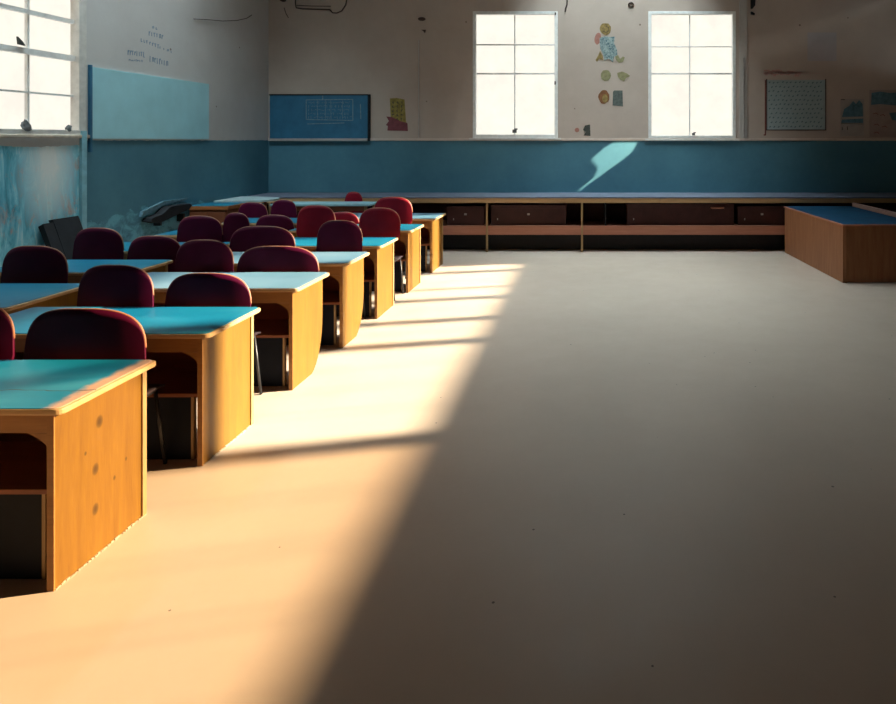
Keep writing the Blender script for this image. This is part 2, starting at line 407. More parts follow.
# ------------------------------------------------------------------ school desks
def rounded(x0, x1, y0, y1, r, n=5):
    pts = []
    for cx, cy, a0 in ((x1-r,y0+r,-90),(x1-r,y1-r,0),(x0+r,y1-r,90),(x0+r,y0+r,180)):
        for k in range(n+1):
            a = math.radians(a0 + 90*k/n); pts.append((cx + r*math.cos(a), cy + r*math.sin(a)))
    return pts
H = .74
def desk(xr, y, W, D, label, cat='desk', group='school desks in two rows', top=None, side=None, cut=False, chips=False):
    top, side = top or mTOP, side or mOAK
    t = thing('school_desk', label, cat, (xr - W/2, y + D/2, 0), group)
    xl = xr - W
    tb = obj('tabletop', MB().prism(rounded(xl-.03, xr+.055, y-.035, y+D+.02, .03), 'z', H-.028, H-.003), mEDGEX, t, .006)
    obj('laminate', MB().prism(rounded(xl-.024, xr+.040, y-.029, y+D+.014, .028), 'z', H-.003, H), top, tb)
    def panel(xa, xb, mat):
        if cut:   # rear lower corner cut away in a curve
            pts = [(y, 0)] + [(y + D*.62 + D*.38*math.sin(a), .06*math.sin(a) + (.0 if a < .01 else .34*(1-math.cos(a)))) for a in [k*math.pi/16 for k in range(9)]] + [(y+D, H-.028), (y, H-.028)]
            return obj('side_panel', MB().prism(pts, 'x', xa, xb), mat, t, .004)
        return obj('side_panel', MB().box(xa, xb, y, y+D, 0, H-.028), mat, t, .004)
    sp = panel(xr-.024, xr, side); panel(xl, xl+.024, side)
    obj('edge_strip', MB().box(xr-.026, xr+.002, y-.006, y, 0, H-.03), mOAKX, sp)
    if not cut: obj('edge_strip', MB().box(xr-.030, xr+.008, y+D-.022, y+D+.004, .004, H-.03), mEDGE, sp)
    if chips:
        m = MB()
        k = y
        while k < y + D:
            w = random.uniform(.006, .022); h = random.uniform(.002, .008)
            m.box(xr-.002, xr+random.uniform(.003,.007), k, k+w, 0, h); k += w + random.uniform(0, .008)
        obj('chipped_edge', m, mCHIP, sp)
    obj('apron', MB().box(xl+.03, xr-.03, y+.012, y+.032, H-.118, H-.028), mOAKX, t, .003)
    obj('corner_bracket', MB().prism([(xr-.03, H-.118), (xr-.03, H-.20), (xr-.045, H-.165), (xr-.075, H-.14), (xr-.12, H-.118)], 'y', y+.012, y+.032), mOAKX, t)
    obj('shelf', MB().box(xl+.03, xr-.03, y+.03, y+D-.07, .365, .387), mRED, t, .003)
    obj('back_panel', MB().box(xl+.03, xr-.03, y+D-.07, y+D-.05, .30, H-.028), mRED, t)
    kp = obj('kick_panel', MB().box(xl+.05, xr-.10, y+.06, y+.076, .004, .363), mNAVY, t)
    obj('panel_edge', MB().box(xr-.10, xr-.085, y+.055, y+.081, .004, .363), mEDGE, kp)
    return t
RD = [2.478, 3.426, 4.464, 5.368, 6.238, 7.30, 8.39]
RL = ['school desk with peeling worn blue top and knotty plywood side, nearest in the aisle row',
      'school desk with bright turquoise top, second nearest in the aisle row',
      'school desk with pale top and curved-cut side, third nearest in the aisle row',
      'school desk with curved-cut side panel, middle (fourth) of the seven in the aisle row',
      'school desk with blue top, fifth nearest in the aisle row',
      'school desk with blue top, sixth from the front, second to last in the aisle row',
      'school desk at the far end of the aisle row, closest to the back counter']
for i, (y, l) in enumerate(zip(RD, RL)):
    desk(-2.14, y, 1.37, .60 if i == 6 else .5, l, top=mTOPW if i == 0 else (mTOPSHEEN if i in (2,3,6) else mTOP), side=mOAKK if i == 0 else mOAK, cut=i in (2,3), chips=i < 2)
LD = [(3.95,.62,1.15,'shaded blue school desk in the wall-side row, at the left edge of the photo'),
      (5.00,.48,1.15,'shaded school desk, second from the front in the wall-side row'),
      (5.95,.48,1.15,'shaded school desk, third from the front in the wall-side row'),
      (6.95,.48,1.10,'shaded school desk, fourth from the front in the wall-side row'),
      (7.95,.48,.95,'shaded school desk, farthest in the wall-side row')]
for y, D, W, l in LD: desk(-3.74, y, W, D, l)

# ------------------------------------------------------------------ chairs
def chair(cx, y, w, top, label, shell=None, depth=.37, rot=0):
    shell = shell or mMAROON
    t = thing('school_chair', label, 'chair', (cx, y + depth/2, 0), 'maroon classroom chairs')
    hw = w/2; zb = top - .37; zc = top - .20; bow = .035*w/.5
    N, R = 26, 10
    def P(u, v, off=0):
        x = math.sin(u*math.pi/2)
        e = max(0, 1-abs(x)**2.9)**(1/2.9); e2 = max(0, 1-abs(x)**5)**(1/5)
        zt, zl = zc + (top-zc)*e, zc - (zc-zb)*e2
        z = zl + (zt-zl)*v
        xx = x*hw*(1 - .10*(z-zb)/(top-zb))
        return Vector((cx + xx, y - bow*(1-x*x) + .05*(z-zb) + off, z))
    bm = bmesh.new()
    for off in (0,):
        g = [[bm.verts.new(P(-1+2*i/N, j/R)) for j in range(R+1)] for i in range(N+1)]
    for i in range(N):
        for j in range(R):
            bm.faces.new((g[i][j], g[i+1][j], g[i+1][j+1], g[i][j+1]))
    bmesh.ops.remove_doubles(bm, verts=bm.verts, dist=1e-4)
    mb = MB(); mb.bm.free(); mb.bm = bm
    b = obj('backrest', mb, shell, t, smooth=True)
    s = b.modifiers.new('thickness', 'SOLIDIFY'); s.thickness = .016; s.offset = 0
    path = [P(-1+2*i/40, 1) for i in range(41)]
    obj('piping', MB().tube(path, .0062 if w > .3 else .005, 6), mTRIM, b, smooth=True)
    # seat: dished shell running forward under the next desk
    bm = bmesh.new(); sw = min(hw*.7, .17)
    g = []
    for i in range(9):
        row = []
        for j in range(9):
            u, v = -1+i/4, j/8
            x = u*sw*(1 - .12*v**2); yy = y + .03 + v*(depth-.03)
            z = .455 - .018*(1-u*u)*math.sin(v*math.pi) - .03*max(0, v-.75)*4*(v-.75)*4*.5 + .05*max(0,.2-v)*3
            row.append(bm.verts.new((cx+x, yy, z)))
        g.append(row)
    for i in range(8):
        for j in range(8): bm.faces.new((g[i][j], g[i+1][j], g[i+1][j+1], g[i][j+1]))
    mb = MB(); mb.bm.free(); mb.bm = bm
    st = obj('seat', mb, mSEAT, t, smooth=True)
    s = st.modifiers.new('thickness', 'SOLIDIFY'); s.thickness = .014; s.offset = -1
    for sx in (-1, 1):
        xx = cx + sx*sw*.8
        obj('leg', MB().tube([(xx+sx*.02, y+.03, 0), (xx, y+.07, .43)], .010), mSTEEL, t, smooth=True)
        obj('leg', MB().tube([(xx+sx*.02, y+depth-.01, 0), (xx, y+depth-.06, .42)], .010), mSTEEL, t, smooth=True)
        obj('back_support', MB().tube([(xx, y+.10, .435), (xx, y+.045, .47), (xx, y+.018, zb+.02), (xx, y+.014+.03, zb+.16)], .009), mSTEEL, t, smooth=True)
    obj('seat_frame', MB().tube([(cx-sw*.8, y+depth-.06, .425), (cx-sw*.8, y+.07, .43), (cx+sw*.8, y+.07, .43), (cx+sw*.8, y+depth-.06, .425), (cx-sw*.8, y+depth-.06, .425)], .009), mSTEEL, t)
    return t
def chair_px(x0, x1, py, Y, label, **k):
    chair(X((x0+x1)/2, Y), Y, (x1-x0)*Y/F, Z(py, Y), label, **k)
chair_px(22, 147, 308, 3.09, 'wide maroon chair right behind the nearest worn desk')
chair_px(-108, 15, 299, 3.11, 'maroon chair cut off by the left edge, behind the nearest desk')
chair_px(163, 252, 273, 4.03, 'maroon chair at the aisle end behind the bright turquoise second desk')
chair_px(76, 154, 265, 4.04, 'round-topped maroon chair behind the left part of the second aisle desk')
chair_px(235, 320, 246, 5.07, 'wide maroon chair at the aisle end behind the third aisle desk', depth=.30)
chair_px(174, 234, 240, 5.09, 'maroon chair behind the left part of the third aisle desk', depth=.30)
chair_px(316, 363, 220.5, 5.98, 'lit maroon chair at the aisle end behind the fourth aisle desk', depth=.28)
chair_px(228, 296, 226, 5.98, 'broad low maroon chair behind the left part of the fourth aisle desk', depth=.28)
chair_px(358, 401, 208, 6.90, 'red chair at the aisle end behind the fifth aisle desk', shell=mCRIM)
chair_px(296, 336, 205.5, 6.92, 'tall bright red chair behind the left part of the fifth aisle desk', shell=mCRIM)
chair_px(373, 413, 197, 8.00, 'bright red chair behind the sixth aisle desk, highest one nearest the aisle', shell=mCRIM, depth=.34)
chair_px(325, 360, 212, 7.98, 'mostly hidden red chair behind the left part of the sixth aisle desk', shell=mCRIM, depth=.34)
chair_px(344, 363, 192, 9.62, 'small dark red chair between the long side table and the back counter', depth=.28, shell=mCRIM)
chair_px(0, 68, 246, 4.72, 'dark maroon chair at the left edge, behind the front wall-side desk', depth=.27)
chair_px(72, 124, 228, 5.62, 'arched dark maroon chair in front of the stained wall corner', depth=.30)
chair_px(126, 183, 236, 5.64, 'low dark maroon chair to the right of the arched one by the stained wall', depth=.28)
chair_px(176, 223, 216, 6.56, 'dark maroon chair below the charred broken shelf', depth=.33)
chair_px(222, 250, 213, 6.60, 'narrow dark maroon chair beside the one below the charred shelf', depth=.30)
chair_px(254, 295, 215, 7.56, 'maroon chair at the inner end behind the fourth wall-side desk', depth=.33)
chair_px(237, 268, 202.5, 8.58, 'dark maroon chair behind the farthest wall-side desk, on the wall end', depth=.32)
chair_px(270, 297, 200, 8.56, 'dark maroon chair behind the farthest wall-side desk, on the aisle end', depth=.32)

# ------------------------------------------------------------------ tables and cupboards at the far left
t = thing('side_table', 'long tall side table with pale teal top behind the last desks', 'table', (-4.0, 9.3, 0))
x0, x1, y0, y1, h = -4.72, -3.24, 9.12, 9.54, .855
obj('tabletop', MB().prism(rounded(x0, x1, y0, y1, .02), 'z', h-.03, h), plain('pale_teal_laminate', (.26,.46,.50), .5), t, .005)
obj('apron', MB().box(x0+.05, x1-.05, y0+.03, y0+.05, h-.10, h-.03), mRED, t)
for sx in (x0+.05, (x0+x1)/2 - .02, x1-.09):
    for sy in (y0+.02, y1-.06): obj('leg', MB().box(sx, sx+.035, sy, sy+.035, 0, h-.03), mEDGE, t)
t = thing('half_round_table', 'pale half-round table against the left wall in the far corner', 'table', (-5.3, 9.5, 0))
pts = [(-5.58+.78*math.sin(a), 9.55-.36*math.cos(a)) for a in [k*math.pi/18 for k in range(19)]]
obj('tabletop', MB().prism(pts, 'z', .865, .90), plain('pale_blue_table_paint', (.42,.54,.55), .5), t, .006)
for px_, py_ in ((-5.50,9.35),(-5.50,9.75),(-5.0,9.55)): obj('leg', MB().tube([(px_,py_,0),(px_,py_,.866)], .02), mRED, t)
t = thing('low_cupboard', 'low cupboard with blue top and orange wooden front edge by left wall', 'cupboard', (-5.3, 8.86, 0))
obj('carcass', MB().box(-5.57, -5.05, 8.62, 9.10, 0, .83), mRED, t, .004)
tp = obj('cupboard_top', MB().box(-5.59, -5.03, 8.60, 9.12, .83, .88), wood('orange_edge_wood', (.30,.10,.03), (.42,.16,.05), along='x'), t, .004)
obj('blue_inlay', MB().box(-5.585, -5.045, 8.61, 9.11, .88, .884), mTOP, tp)
for k in (0,1):
    d = obj('door', MB().box(-5.55+.25*k, -5.31+.25*k, 8.604, 8.62, .06, .80), mRED, t, .003)
    obj('handle', MB().box(-5.34+.06*k, -5.325+.06*k, 8.59, 8.604, .40, .52), mSTEEL, d)

# broken shelf and leaning board on the left wall
t = thing('broken_shelf', 'charred broken shelf on the left wall with flaking blue top board', 'shelf', (XL+.07, 8.1, .80))
obj('board', MB().prism([(7.74,.78),(7.90,.74),(8.48,.85),(8.55,.90),(8.50,.93),(8.1,.93),(7.95,.85),(7.76,.82)], 'x', XL+.002, XL+.12), mCHAR, t, .006)
obj('blue_batten', MB().prism([(7.70,.85),(7.95,.90),(8.12,.955),(8.56,.97),(8.58,1.0),(8.1,1.0),(7.72,.91)], 'x', XL+.002, XL+.035), mBPAINT, t)
for yy in (7.95, 8.4): obj('bracket', MB().box(XL+.002, XL+.09, yy, yy+.03, .70, .80), mSTEEL, t)
tag(obj('leaning_board', MB().prism([(XL+.36,0),(XL+.40,0),(XL+.06,.95),(XL+.01,.92)], 'y', 6.28, 6.40).prism([(XL+.36,0),(XL+.40,0),(XL+.055,.98),(XL+.01,.97)], 'y', 6.40, 6.72), mCHAR),
    'dark broken board leaning on the stained wall in the left corner', 'board')

# ------------------------------------------------------------------ back counter
YC = 9.97
t = thing('wall_counter', 'long wall counter with slate blue top and open shelf under the back windows', 'counter', (0, (YC+YB)/2, 0))
cx0, cx1 = XL+.01, XR-.02
obj('counter_top', MB().box(cx0, cx1, YC-.02, YB-.004, .865, .885), mGREYTOP, t, .004)
obj('front_edge', MB().box(cx0, X(660,YC)-.002, YC-.012, YC+.02, .79, .862).box(X(660,YC)+.002, cx1, YC-.012, YC+.02, .788, .860), mEDGEX, t, .004)
obj('shelf', MB().box(cx0, cx1, YC+.025, YB-.10, .395, .417), mBROWNX, t)
obj('shelf_fascia', MB().box(cx0, cx1, YC+.005, YC+.025, .275, .418), mBROWNX, t, .003)
obj('back_panel', MB().box(cx0, cx1, YB-.10, YB-.08, 0.03, .862), mBOXR, t)
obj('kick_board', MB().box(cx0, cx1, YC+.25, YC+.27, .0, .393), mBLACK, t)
for px in (270, 487, 582):
    xx = X(px, YC); obj('post', MB().box(xx-.016, xx+.016, YC-.014, YC+.004, .0, .79), mEDGE, t, .003)
obj('divider', MB().box(X(605,YC), X(605,YC)+.02, YC+.04, YB-.10, .417, .862), mBLACK, t)
# storage boxes on the shelf
for a, b, hh, l, hd in ((447,484,.30,'maroon storage box on counter shelf left of the first pale post', 0),
                        (491,566,.32,'long maroon storage box between the two pale posts', 0),
                        (627,734,.34,'long maroon storage box with a pale handle under right window', 718),
                        (738,786,.30,'dark maroon box beside the low blue-topped cabinet, on counter shelf', 0)):
    Yb = YC+.10; xa, xb = X(a,Yb), X(b,Yb)
    t = thing('storage_box', l, 'box', ((xa+xb)/2, Yb+.2, .4175), 'storage boxes on the counter shelf')
    bb = obj('box_body', MB().box(xa, xb, Yb, Yb+.40, .4175, .4175+hh), mBOXR, t, .005)
    obj('lid', MB().box(xa-.004, xb+.004, Yb-.004, Yb+.404, .4175+hh-.05, .4175+hh+.006), mBOXR, t, .004)
    if hd:
        xh = X(hd, Yb)
        obj('handle', MB().tube([(xh-.11, Yb, .70), (xh-.10, Yb-.025, .70), (xh+.08, Yb-.025, .70), (xh+.09, Yb, .70)], .014), mBROWNX, bb)
    else:
        xh = (xa+xb)/2
        obj('label_holder', MB().box(xh-.02, xh+.02, Yb-.005, Yb, .58, .61), mTRAY, bb)
    obj('clasp', MB().box(xa+.10, xa+.115, Yb-.008, Yb-.004, .50, .53), mTRAY, bb)

# ------------------------------------------------------------------ low cabinet on the right
YA, YE = 7.80, 9.93
a0, a1, xr_ = X(843,YA), 3.115, 4.23
t = thing('low_cabinet', 'low brown wooden cabinet with deep blue top on the right', 'cabinet', ((a0+xr_)/2, (YA+YE)/2, 0))
hh = .715
quad = lambda o: [(a0-o, YA-o), (xr_+o, YA-o), (xr_+o, YE), (a1-o, YE)]
obj('side_panel', MB().prism([(a0,YA),(a0+.025,YA),(a1+.025,YE-.01),(a1,YE-.01)], 'z', 0, hh), mBROWN, t, .003)
obj('front_panel', MB().box(a0+.05, xr_-.03, YA+.006, YA+.03, .01, hh), mBROWN, t)
obj('corner_post', MB().box(a0+.0252, a0+.05, YA-.004, YA+.04, 0, hh), mBROWN, t, .004)
obj('side_panel', MB().box(xr_-.03, xr_, YA, YE-.01, 0, hh), mBROWN, t)
tp = obj('cabinet_top', MB().prism(quad(.012), 'z', hh, hh+.022), mBROWNX, t, .005)
obj('blue_inlay', MB().prism([(a0+.012,YA+.008),(xr_-.05,YA+.008),(xr_-.05,YE-.005),(a1+.012,YE-.005)], 'z', hh+.022, hh+.026), mBLUETOP, tp)
obj('back_rail', MB().box(xr_-.035, xr_+.01, YA-.01, YE-.005, hh+.022, hh+.085), mPINK, t, .006)
obj('knot_hole', MB().prism([(8.43+.018*math.cos(k), .57+.018*math.sin(k)) for k in [i*math.pi/5 for i in range(10)]], 'x', a0-.035, a0-.02), mBLACK, t) if False else None

# ------------------------------------------------------------------ things on the back wall
def bx(mb, px0, px1, py0, py1, t0=-.002, t1=.006):
    return mb.box(X(px0,YB), X(px1,YB), YB-t1, YB-t0, Z(py1,YB), Z(py0,YB))
def bpoly(mb, pts, t0=-.002, t1=.004):
    return mb.prism([(X(a,YB), Z(b,YB)) for a, b in pts], 'y', YB-t1, YB-t0)
def blob(px, py, rx, ry, n=18, wob=.06, rot=0):
    rnd = random.Random(int(px*7+py)); out = []
    for k in range(n):
        a = 2*math.pi*k/n; q = 1 + rnd.uniform(-wob, wob); ca, sa = math.cos(rot), math.sin(rot)
        u, v = rx*q*math.cos(a), ry*q*math.sin(a); out.append((px + u*ca - v*sa, py + u*sa + v*ca))
    return out
def bstroke(mb, pts, w=.010, off=.0):
    for a, b in zip(pts[:-1], pts[1:]):
        mb.bar((X(a[0],YB), YB-off, Z(a[1],YB)), (X(b[0],YB), YB-off, Z(b[1],YB)), w, (0,-1,0), .0015)
    return mb

t = thing('chalkboard', 'blue chalkboard with faint chalk grid on the back wall at left', 'chalkboard', (X(320,YB), YB, Z(140,YB)))
bd = obj('board', bx(MB(), 270.5, 368.5, 95.5, 138.5, 0, .03), mBOARD, t, .003)
obj('frame', bx(bx(MB(), 368.5, 370.5, 94.5, 141, 0, .045), 270, 368.5, 94.3, 95.5, 0, .036), mBLACK, t)
obj('chalk_tray', bx(MB(), 270.5, 368.4, 138.5, 141, 0, .075), mTRAY, t, .004)
m = MB(); o = .03
for q in ([(307,100),(353.5,99.5)], [(353.5,99.5),(353.5,120.5)], [(353.5,120.5),(307,119.5)], [(307,119.5),(307,100)], [(323.5,95.8),(323.5,99.5)], [(308,124),(345,123)], [(361,104),(361.5,119)]): bstroke(m, q, .012, o)
rr = random.Random(3)
for row in range(5):
    x = 309.5
    while x < 351:
        L = rr.uniform(.8, 2.6)
        yy = 102.5 + row*3.7
        if rr.random() < .5: bstroke(m, [(x, yy-.9), (x+rr.uniform(-.5,.8), yy+1.5)], .006, o)
        else: bstroke(m, [(x, yy+rr.uniform(-.6,.6)), (x+L, yy+rr.uniform(-.8,.8))], .006, o)
        x += L + rr.uniform(.3, .9)
for x in (318, 326, 331.5, 343): bstroke(m, [(x,100.5),(x+.3,119)], .006, o)
obj('chalk_drawing', m, mCHALK, bd)

t = thing('torn_poster', 'small torn yellow and crimson poster right of the chalkboard', 'poster', (X(398,YB), YB, Z(131,YB)))
ys = obj('yellow_sheet', bpoly(MB(), [(390,98.5),(397,98),(404.5,99.5),(406,121),(407,125),(398,126),(391,122)], 0, .004), mYEL, t)
obj('crimson_sheet', bpoly(MB(), [(387.5,130.5),(388,126),(386,125),(389,121),(386.5,116.5),(392,117),(400,121),(407.5,123),(408,131)], .004, .007), mCRP, t)
m = MB(); rr = random.Random(5)
for row in range(5):
    for c in range(3):
        x, y_ = 392+c*4.4, 102+row*4.2
        bstroke(m, [(x,y_),(x+rr.uniform(.8,2.6),y_+rr.uniform(-1,2))], .010, .0041)
        bstroke(m, [(x+1.2,y_-1),(x+rr.uniform(.4,1.6),y_+2)], .007, .0041)
obj('scribble', m, mDARKP, ys)

G = 'paper cut-outs on the wall between the back windows'
t = thing('paper_figure', 'paper collage figure with round ochre head and teal patterned body', 'decoration', (X(608,YB), YB, Z(64,YB)), G)
obj('head', bpoly(MB(), blob(605.5,29,5.5,6), 0, .006), mGOLD, t)
obj('sleeve', bpoly(MB(), blob(597.8,38.5,3.2,6, rot=.15), 0, .004), mSALM, t)
obj('body', bpoly(MB(), [(599.5,38),(604,36.5),(611,37),(615,36.5),(614,43),(617,50),(617.5,55),(614,57),(613,62.5),(609,58.5),(604.5,61),(603,54),(600,48)], 0, .008), mPATT, t)
obj('foot', bpoly(MB(), [(600,51),(602.8,56),(603,60),(599,59),(597,62),(595.5,60),(598,56)], 0, .005), mGOLD, t)
obj('foot', bpoly(MB(), [(615,56),(618,55),(620,59),(623,56.5),(624.8,57.5),(623,62),(619,63),(616,60)], 0, .005), mOLIVE, t)
m = MB(); bstroke(m, [(606,26.5),(608.5,27.5),(609,31),(606,32.5),(603,31)], .008, .006); obj('markings', m, mRUST, t)
for pts, mat, nm, lab in ((blob(605.8,75.5,5.2,5.5), mOLIVE, 'paper_cutout', 'round olive paper disc below the collage figure'),
        ([(617,73),(622,71.5),(627,73.5),(630,76),(626,78),(624,81.5),(620,79.5),(618,77)], mOLIVE, 'paper_cutout', 'ragged olive paper scrap right of the round disc'),
        ([(613,92),(614,90.5),(622.5,90.5),(623,106.5),(612.5,105.5)], mGREYP, 'paper_cutout', 'grey-green rectangular paper beside the brown oval'),
        (blob(577,130,2.3,2.2), mSALM, 'paper_cutout', 'tiny orange-red paper dot left above the blue dado'),
        ([(583,130),(585,125.5),(590,124.5),(590.5,136),(583.5,135.5),(586,132)], mDARKP, 'paper_cutout', 'small dark notched paper scrap beside the tiny orange dot')):
    tag(obj(nm, bpoly(MB(), pts, -.002, .005), mat), lab, 'decoration', G)
t = thing('paper_oval', 'brown oval paper ring with ochre centre below the olive disc', 'decoration', (X(604,YB), YB, Z(104,YB)), G)
obj('ring', bpoly(MB(), blob(603.8,97,5.4,7), 0, .005), mORAN, t)
obj('centre', bpoly(MB(), blob(605,98.5,2.9,4.2), .005, .008), mGOLD, t)

t = thing('dotted_poster', 'pale blue poster of small grey dots right of the right window', 'poster', (X(796,YB), YB, Z(130,YB)))
sh = obj('sheet', bx(MB(), 767, 825, 80, 129.5, 0, .008), mDOTP, t)
m = MB(); rr = random.Random(9)
for row in range(11):
    for c in range(13):
        x, y_ = 769.5 + c*4.3 + (2.1 if row % 2 else 0), 82.5 + row*4.4
        if x > 823: continue
        x += rr.uniform(-.5,.5); y_ += rr.uniform(-.5,.5)
        bstroke(m, [(x-.7,y_+.6),(x+.7,y_-.6)], .017, .008)
obj('dot_pattern', m, mDOT, sh)
obj('frame', bx(bx(bx(MB(), 766, 767, 79, 130.5, 0, .012), 825, 826, 79, 130.5, 0, .012), 767, 825, 129.5, 130.5, 0, .012), plain('dark_edging', (.10,.07,.06), .6), t)
tag(obj('wall_batten', bx(bx(MB(), 764.8, 765.8, 80, 135.5, 0, .01), 763.6, 764.8, 134.3, 135.5, 0, .01), mDRED), 'thin dark red batten down the left edge of the dotted poster', 'batten')
tag(obj('paper_sheet', bx(MB(), 807.5, 836.5, 32.5, 61, 0, .003), mPAPER), 'blank pinkish white paper sheet high on the wall at right', 'paper')
m = MB(); rr = random.Random(12)
for k in range(70):
    x = 763 + rr.uniform(0, 36); y_ = 73 + rr.gauss(0,1.3); bstroke(m, [(x,y_),(x+rr.uniform(2,5),y_+rr.uniform(-.4,.4))], .02)
for k in range(6):
    x = 803 + k*3; bstroke(m, [(x,73),(x+1.8,73.2)], .007)
tag(obj('chalk_smear', m, mREDP), 'faded red chalk smear above the dotted poster', 'mark')
t = thing('child_painting', 'small blue painting on faded paper right of the dotted poster', 'painting', (X(852,YB), YB, Z(136,YB)), 'faded paintings at the right end')
sh = obj('sheet', bx(MB(), 840.5, 864, 99, 136, 0, .003), mSKETCH, t)
obj('blue_paint', bpoly(bpoly(MB(), [(842,117),(844,109),(849,106),(853,101),(856,104),(859,100),(862.5,104),(863,116.5)], .003, .005), [(841,123),(842,119.5),(863,118.5),(863,123)], .003, .005), mBPAINT, sh)
m = MB(); bstroke(m, [(841,99.5),(845,99.7)], .012, .003); bstroke(m, [(842,127),(842.3,130)], .012, .003); bstroke(m, [(847.3,126.5),(847.4,130)], .012, .003); bstroke(m, [(841,123.5),(863,124)], .008, .003)
obj('ink_marks', m, mDARKP, sh)
t = thing('child_painting', 'larger faded painting with blue top cut off by right edge', 'painting', (X(890,YB), YB, Z(136,YB)), 'faded paintings at the right end')
sh = obj('sheet', bx(MB(), 869.5, 905, 90, 137, 0, .003), plain('stained_paper', (.40,.31,.27), .85, .12, 6), t)
obj('blue_paint', bpoly(bpoly(MB(), [(871,105),(871.5,93),(880,91.5),(890,93),(905,91.5),(905,104),(895,105.5),(880,104)], .003, .005), [(889,113),(905,111),(905,122),(892,120)], .003, .005), mBPAINT, sh)
m = MB()
for x, y_ in ((873,114),(880,115.5),(874,125),(882,127),(874,133)): bstroke(m, [(x,y_),(x+3,y_-1),(x+5,y_+.6)], .010, .003)
obj('ink_marks', m, mCRP, sh)

# cables, brackets, conduits on the walls
def bt(pts, r, off=.012): return MB().tube([(X(a,YB), YB-off, Z(b,YB)) for a, b in pts], r, 6)
m = bt([(296,-8),(295.8,4),(296.5,8),(303,9),(330,9.8)], .010)
m.tube([(X(a,YB), YB-.012, Z(b,YB)) for a, b in [(297,5.6),(312,6.2),(331,6.4)]], .007, 6)
m.tube([(X(a,YB), YB-.012, Z(b,YB)) for a, b in [(330,9.8),(333,13),(337,13.2),(342,11),(346,5),(348,-6)]], .010, 6)
tag(obj('hanging_cable', m, mWIRE), 'loop of brown cable hanging at the top of the back wall', 'cable')
tag(obj('wall_cable', bt([(284.5,8),(286,13),(288.8,18)], .006), mWIRE), 'short bit of cable left of the hanging loop', 'cable')
tag(obj('wall_fitting', MB().prism([(X(283.5,YB)+.05*math.cos(k*math.pi/5), Z(.3,YB)+.03*math.sin(k*math.pi/5)) for k in range(10)], 'y', YB-.04, YB), mRUST), 'dark brown knob at the very top left of the back wall', 'fitting')
tag(obj('wall_fitting', MB().prism([(X(422,YB)+.065*math.cos(k*math.pi/8), Z(19.2,YB)+.032*math.sin(k*math.pi/8)) for k in range(16)], 'y', YB-.035, YB), mRUST, None, .008), 'oval brown fitting above the thin conduit left of first window', 'fitting')
tag(obj('wall_hook', bpoly(MB(), [(421.5,30),(426,30),(425.5,31.5),(424.8,33),(423.6,31.3)], 0, .03), mRUST), 'little brown hook just under the oval brown fitting', 'hook')
struct(obj('trim_4', bt([(418.8,40),(418.8,138)], .009, .006), mCOND))
struct(obj('trim_5', bt([(743.5,58),(743.5,138)], .010, .03), plain('grey_conduit', (.33,.29,.26), .6)))
tag(obj('hanging_strap', bt([(567.5,-6),(567,5),(565.5,9),(565.2,12)], .014), mWIRE), 'short dark strap hanging right of the left back window', 'strap')
tag(obj('wall_ring', MB().tube([(X(631,YB)+.04*math.cos(k*math.pi/6), YB-.014, Z(4.8,YB)+.035*math.sin(k*math.pi/6)) for k in range(13)], .013, 6, False), mRUST), 'small rusty ring high on the wall above the collage figure', 'ring')
m = bpoly(MB(), [(750.5,-4),(755,-4),(754.5,6),(752,9),(750.5,9)], 0, .05); bpoly(m, [(750.5,12),(751.5,12),(754.5,14),(754,15.2),(750.5,14.5)], 0, .04)
tag(obj('wall_bracket', m, mBLACK), 'black iron bracket at the top right of the right window', 'bracket')
for px, py, lab in ((515,131,'grey latch at the bottom centre of the left back window'), (693.5,134,'grey latch at the bottom centre of the right back window')):
    t = thing('window_latch', lab, 'latch', (X(px,YB), YB-.012, Z(py+2.5,YB)), 'latches on the back windows')
    s = 1.0 if px < 600 else .7
    obj('plate', MB().box(X(px-2.4*s,YB), X(px+1.8*s,YB), YB-.03, YB-.0122, Z(py+1.9*s,YB), Z(py-1.4*s,YB)), mSCRAP, t)
    obj('lever', MB().box(X(px-.5*s,YB), X(px+2.8*s,YB), YB-.045, YB-.03, Z(py-1.2*s,YB), Z(py-2.6*s,YB)), mSCRAP, t)
for px, py, k in ((555.2,83,.03),(555.4,14,.022)): obj('hinge', MB().box(X(px,YB)-.012, X(px,YB)+.012, YB-.03, YB-.012, Z(py,YB)-k, Z(py,YB)+k), mRUST, W1)

# ------------------------------------------------------------------ things on the left wall
def lp(px, py, off=.004):
    Y = LY(px); return (XL+off, Y, Z(py, Y))
ya, yb = LY(90), LY(208)
t = thing('wall_panel', 'pale turquoise board on the left wall beside the window', 'panel', (XL, (ya+yb)/2, DADO+.03))
obj('board', MB().box(XL, XL+.014, ya, yb, DADO+.03, 2.62), mPALE, t)
obj('edge_strip', MB().box(XL, XL+.03, ya-.03, ya-.002, DADO-.12, 2.64), mBOARD, t)
m = MB(); rr = random.Random(21)
def lstroke(m, a, b, w=.008, off=.001):
    m.bar(lp(a[0],a[1],off), lp(b[0],b[1],off), w, (1,0,0), .0015)
def letters(m, x0, y0, x1, y1, n, h, w=.012):
    for k in range(n):
        f = k/max(1,n-1); x = x0+(x1-x0)*f; y = y0+(y1-y0)*f; q = rr.randrange(5); hh = h*rr.uniform(.75,1.1)
        lstroke(m, (x,y-hh/2), (x+rr.uniform(-.2,.2),y+hh/2), w)
        if q == 0: lstroke(m, (x-.9,y-hh/2), (x+.9,y-hh/2), w)
        if q == 1: lstroke(m, (x,y-hh/2), (x+1.2,y-hh/2), w); lstroke(m, (x+1.2,y-hh/2), (x+1.2,y+hh/2), w)
        if q == 2: lstroke(m, (x,y+hh/2), (x+1.2,y+hh/2), w)
        if q == 3: lstroke(m, (x,y), (x+1.1,y-hh/2), w)
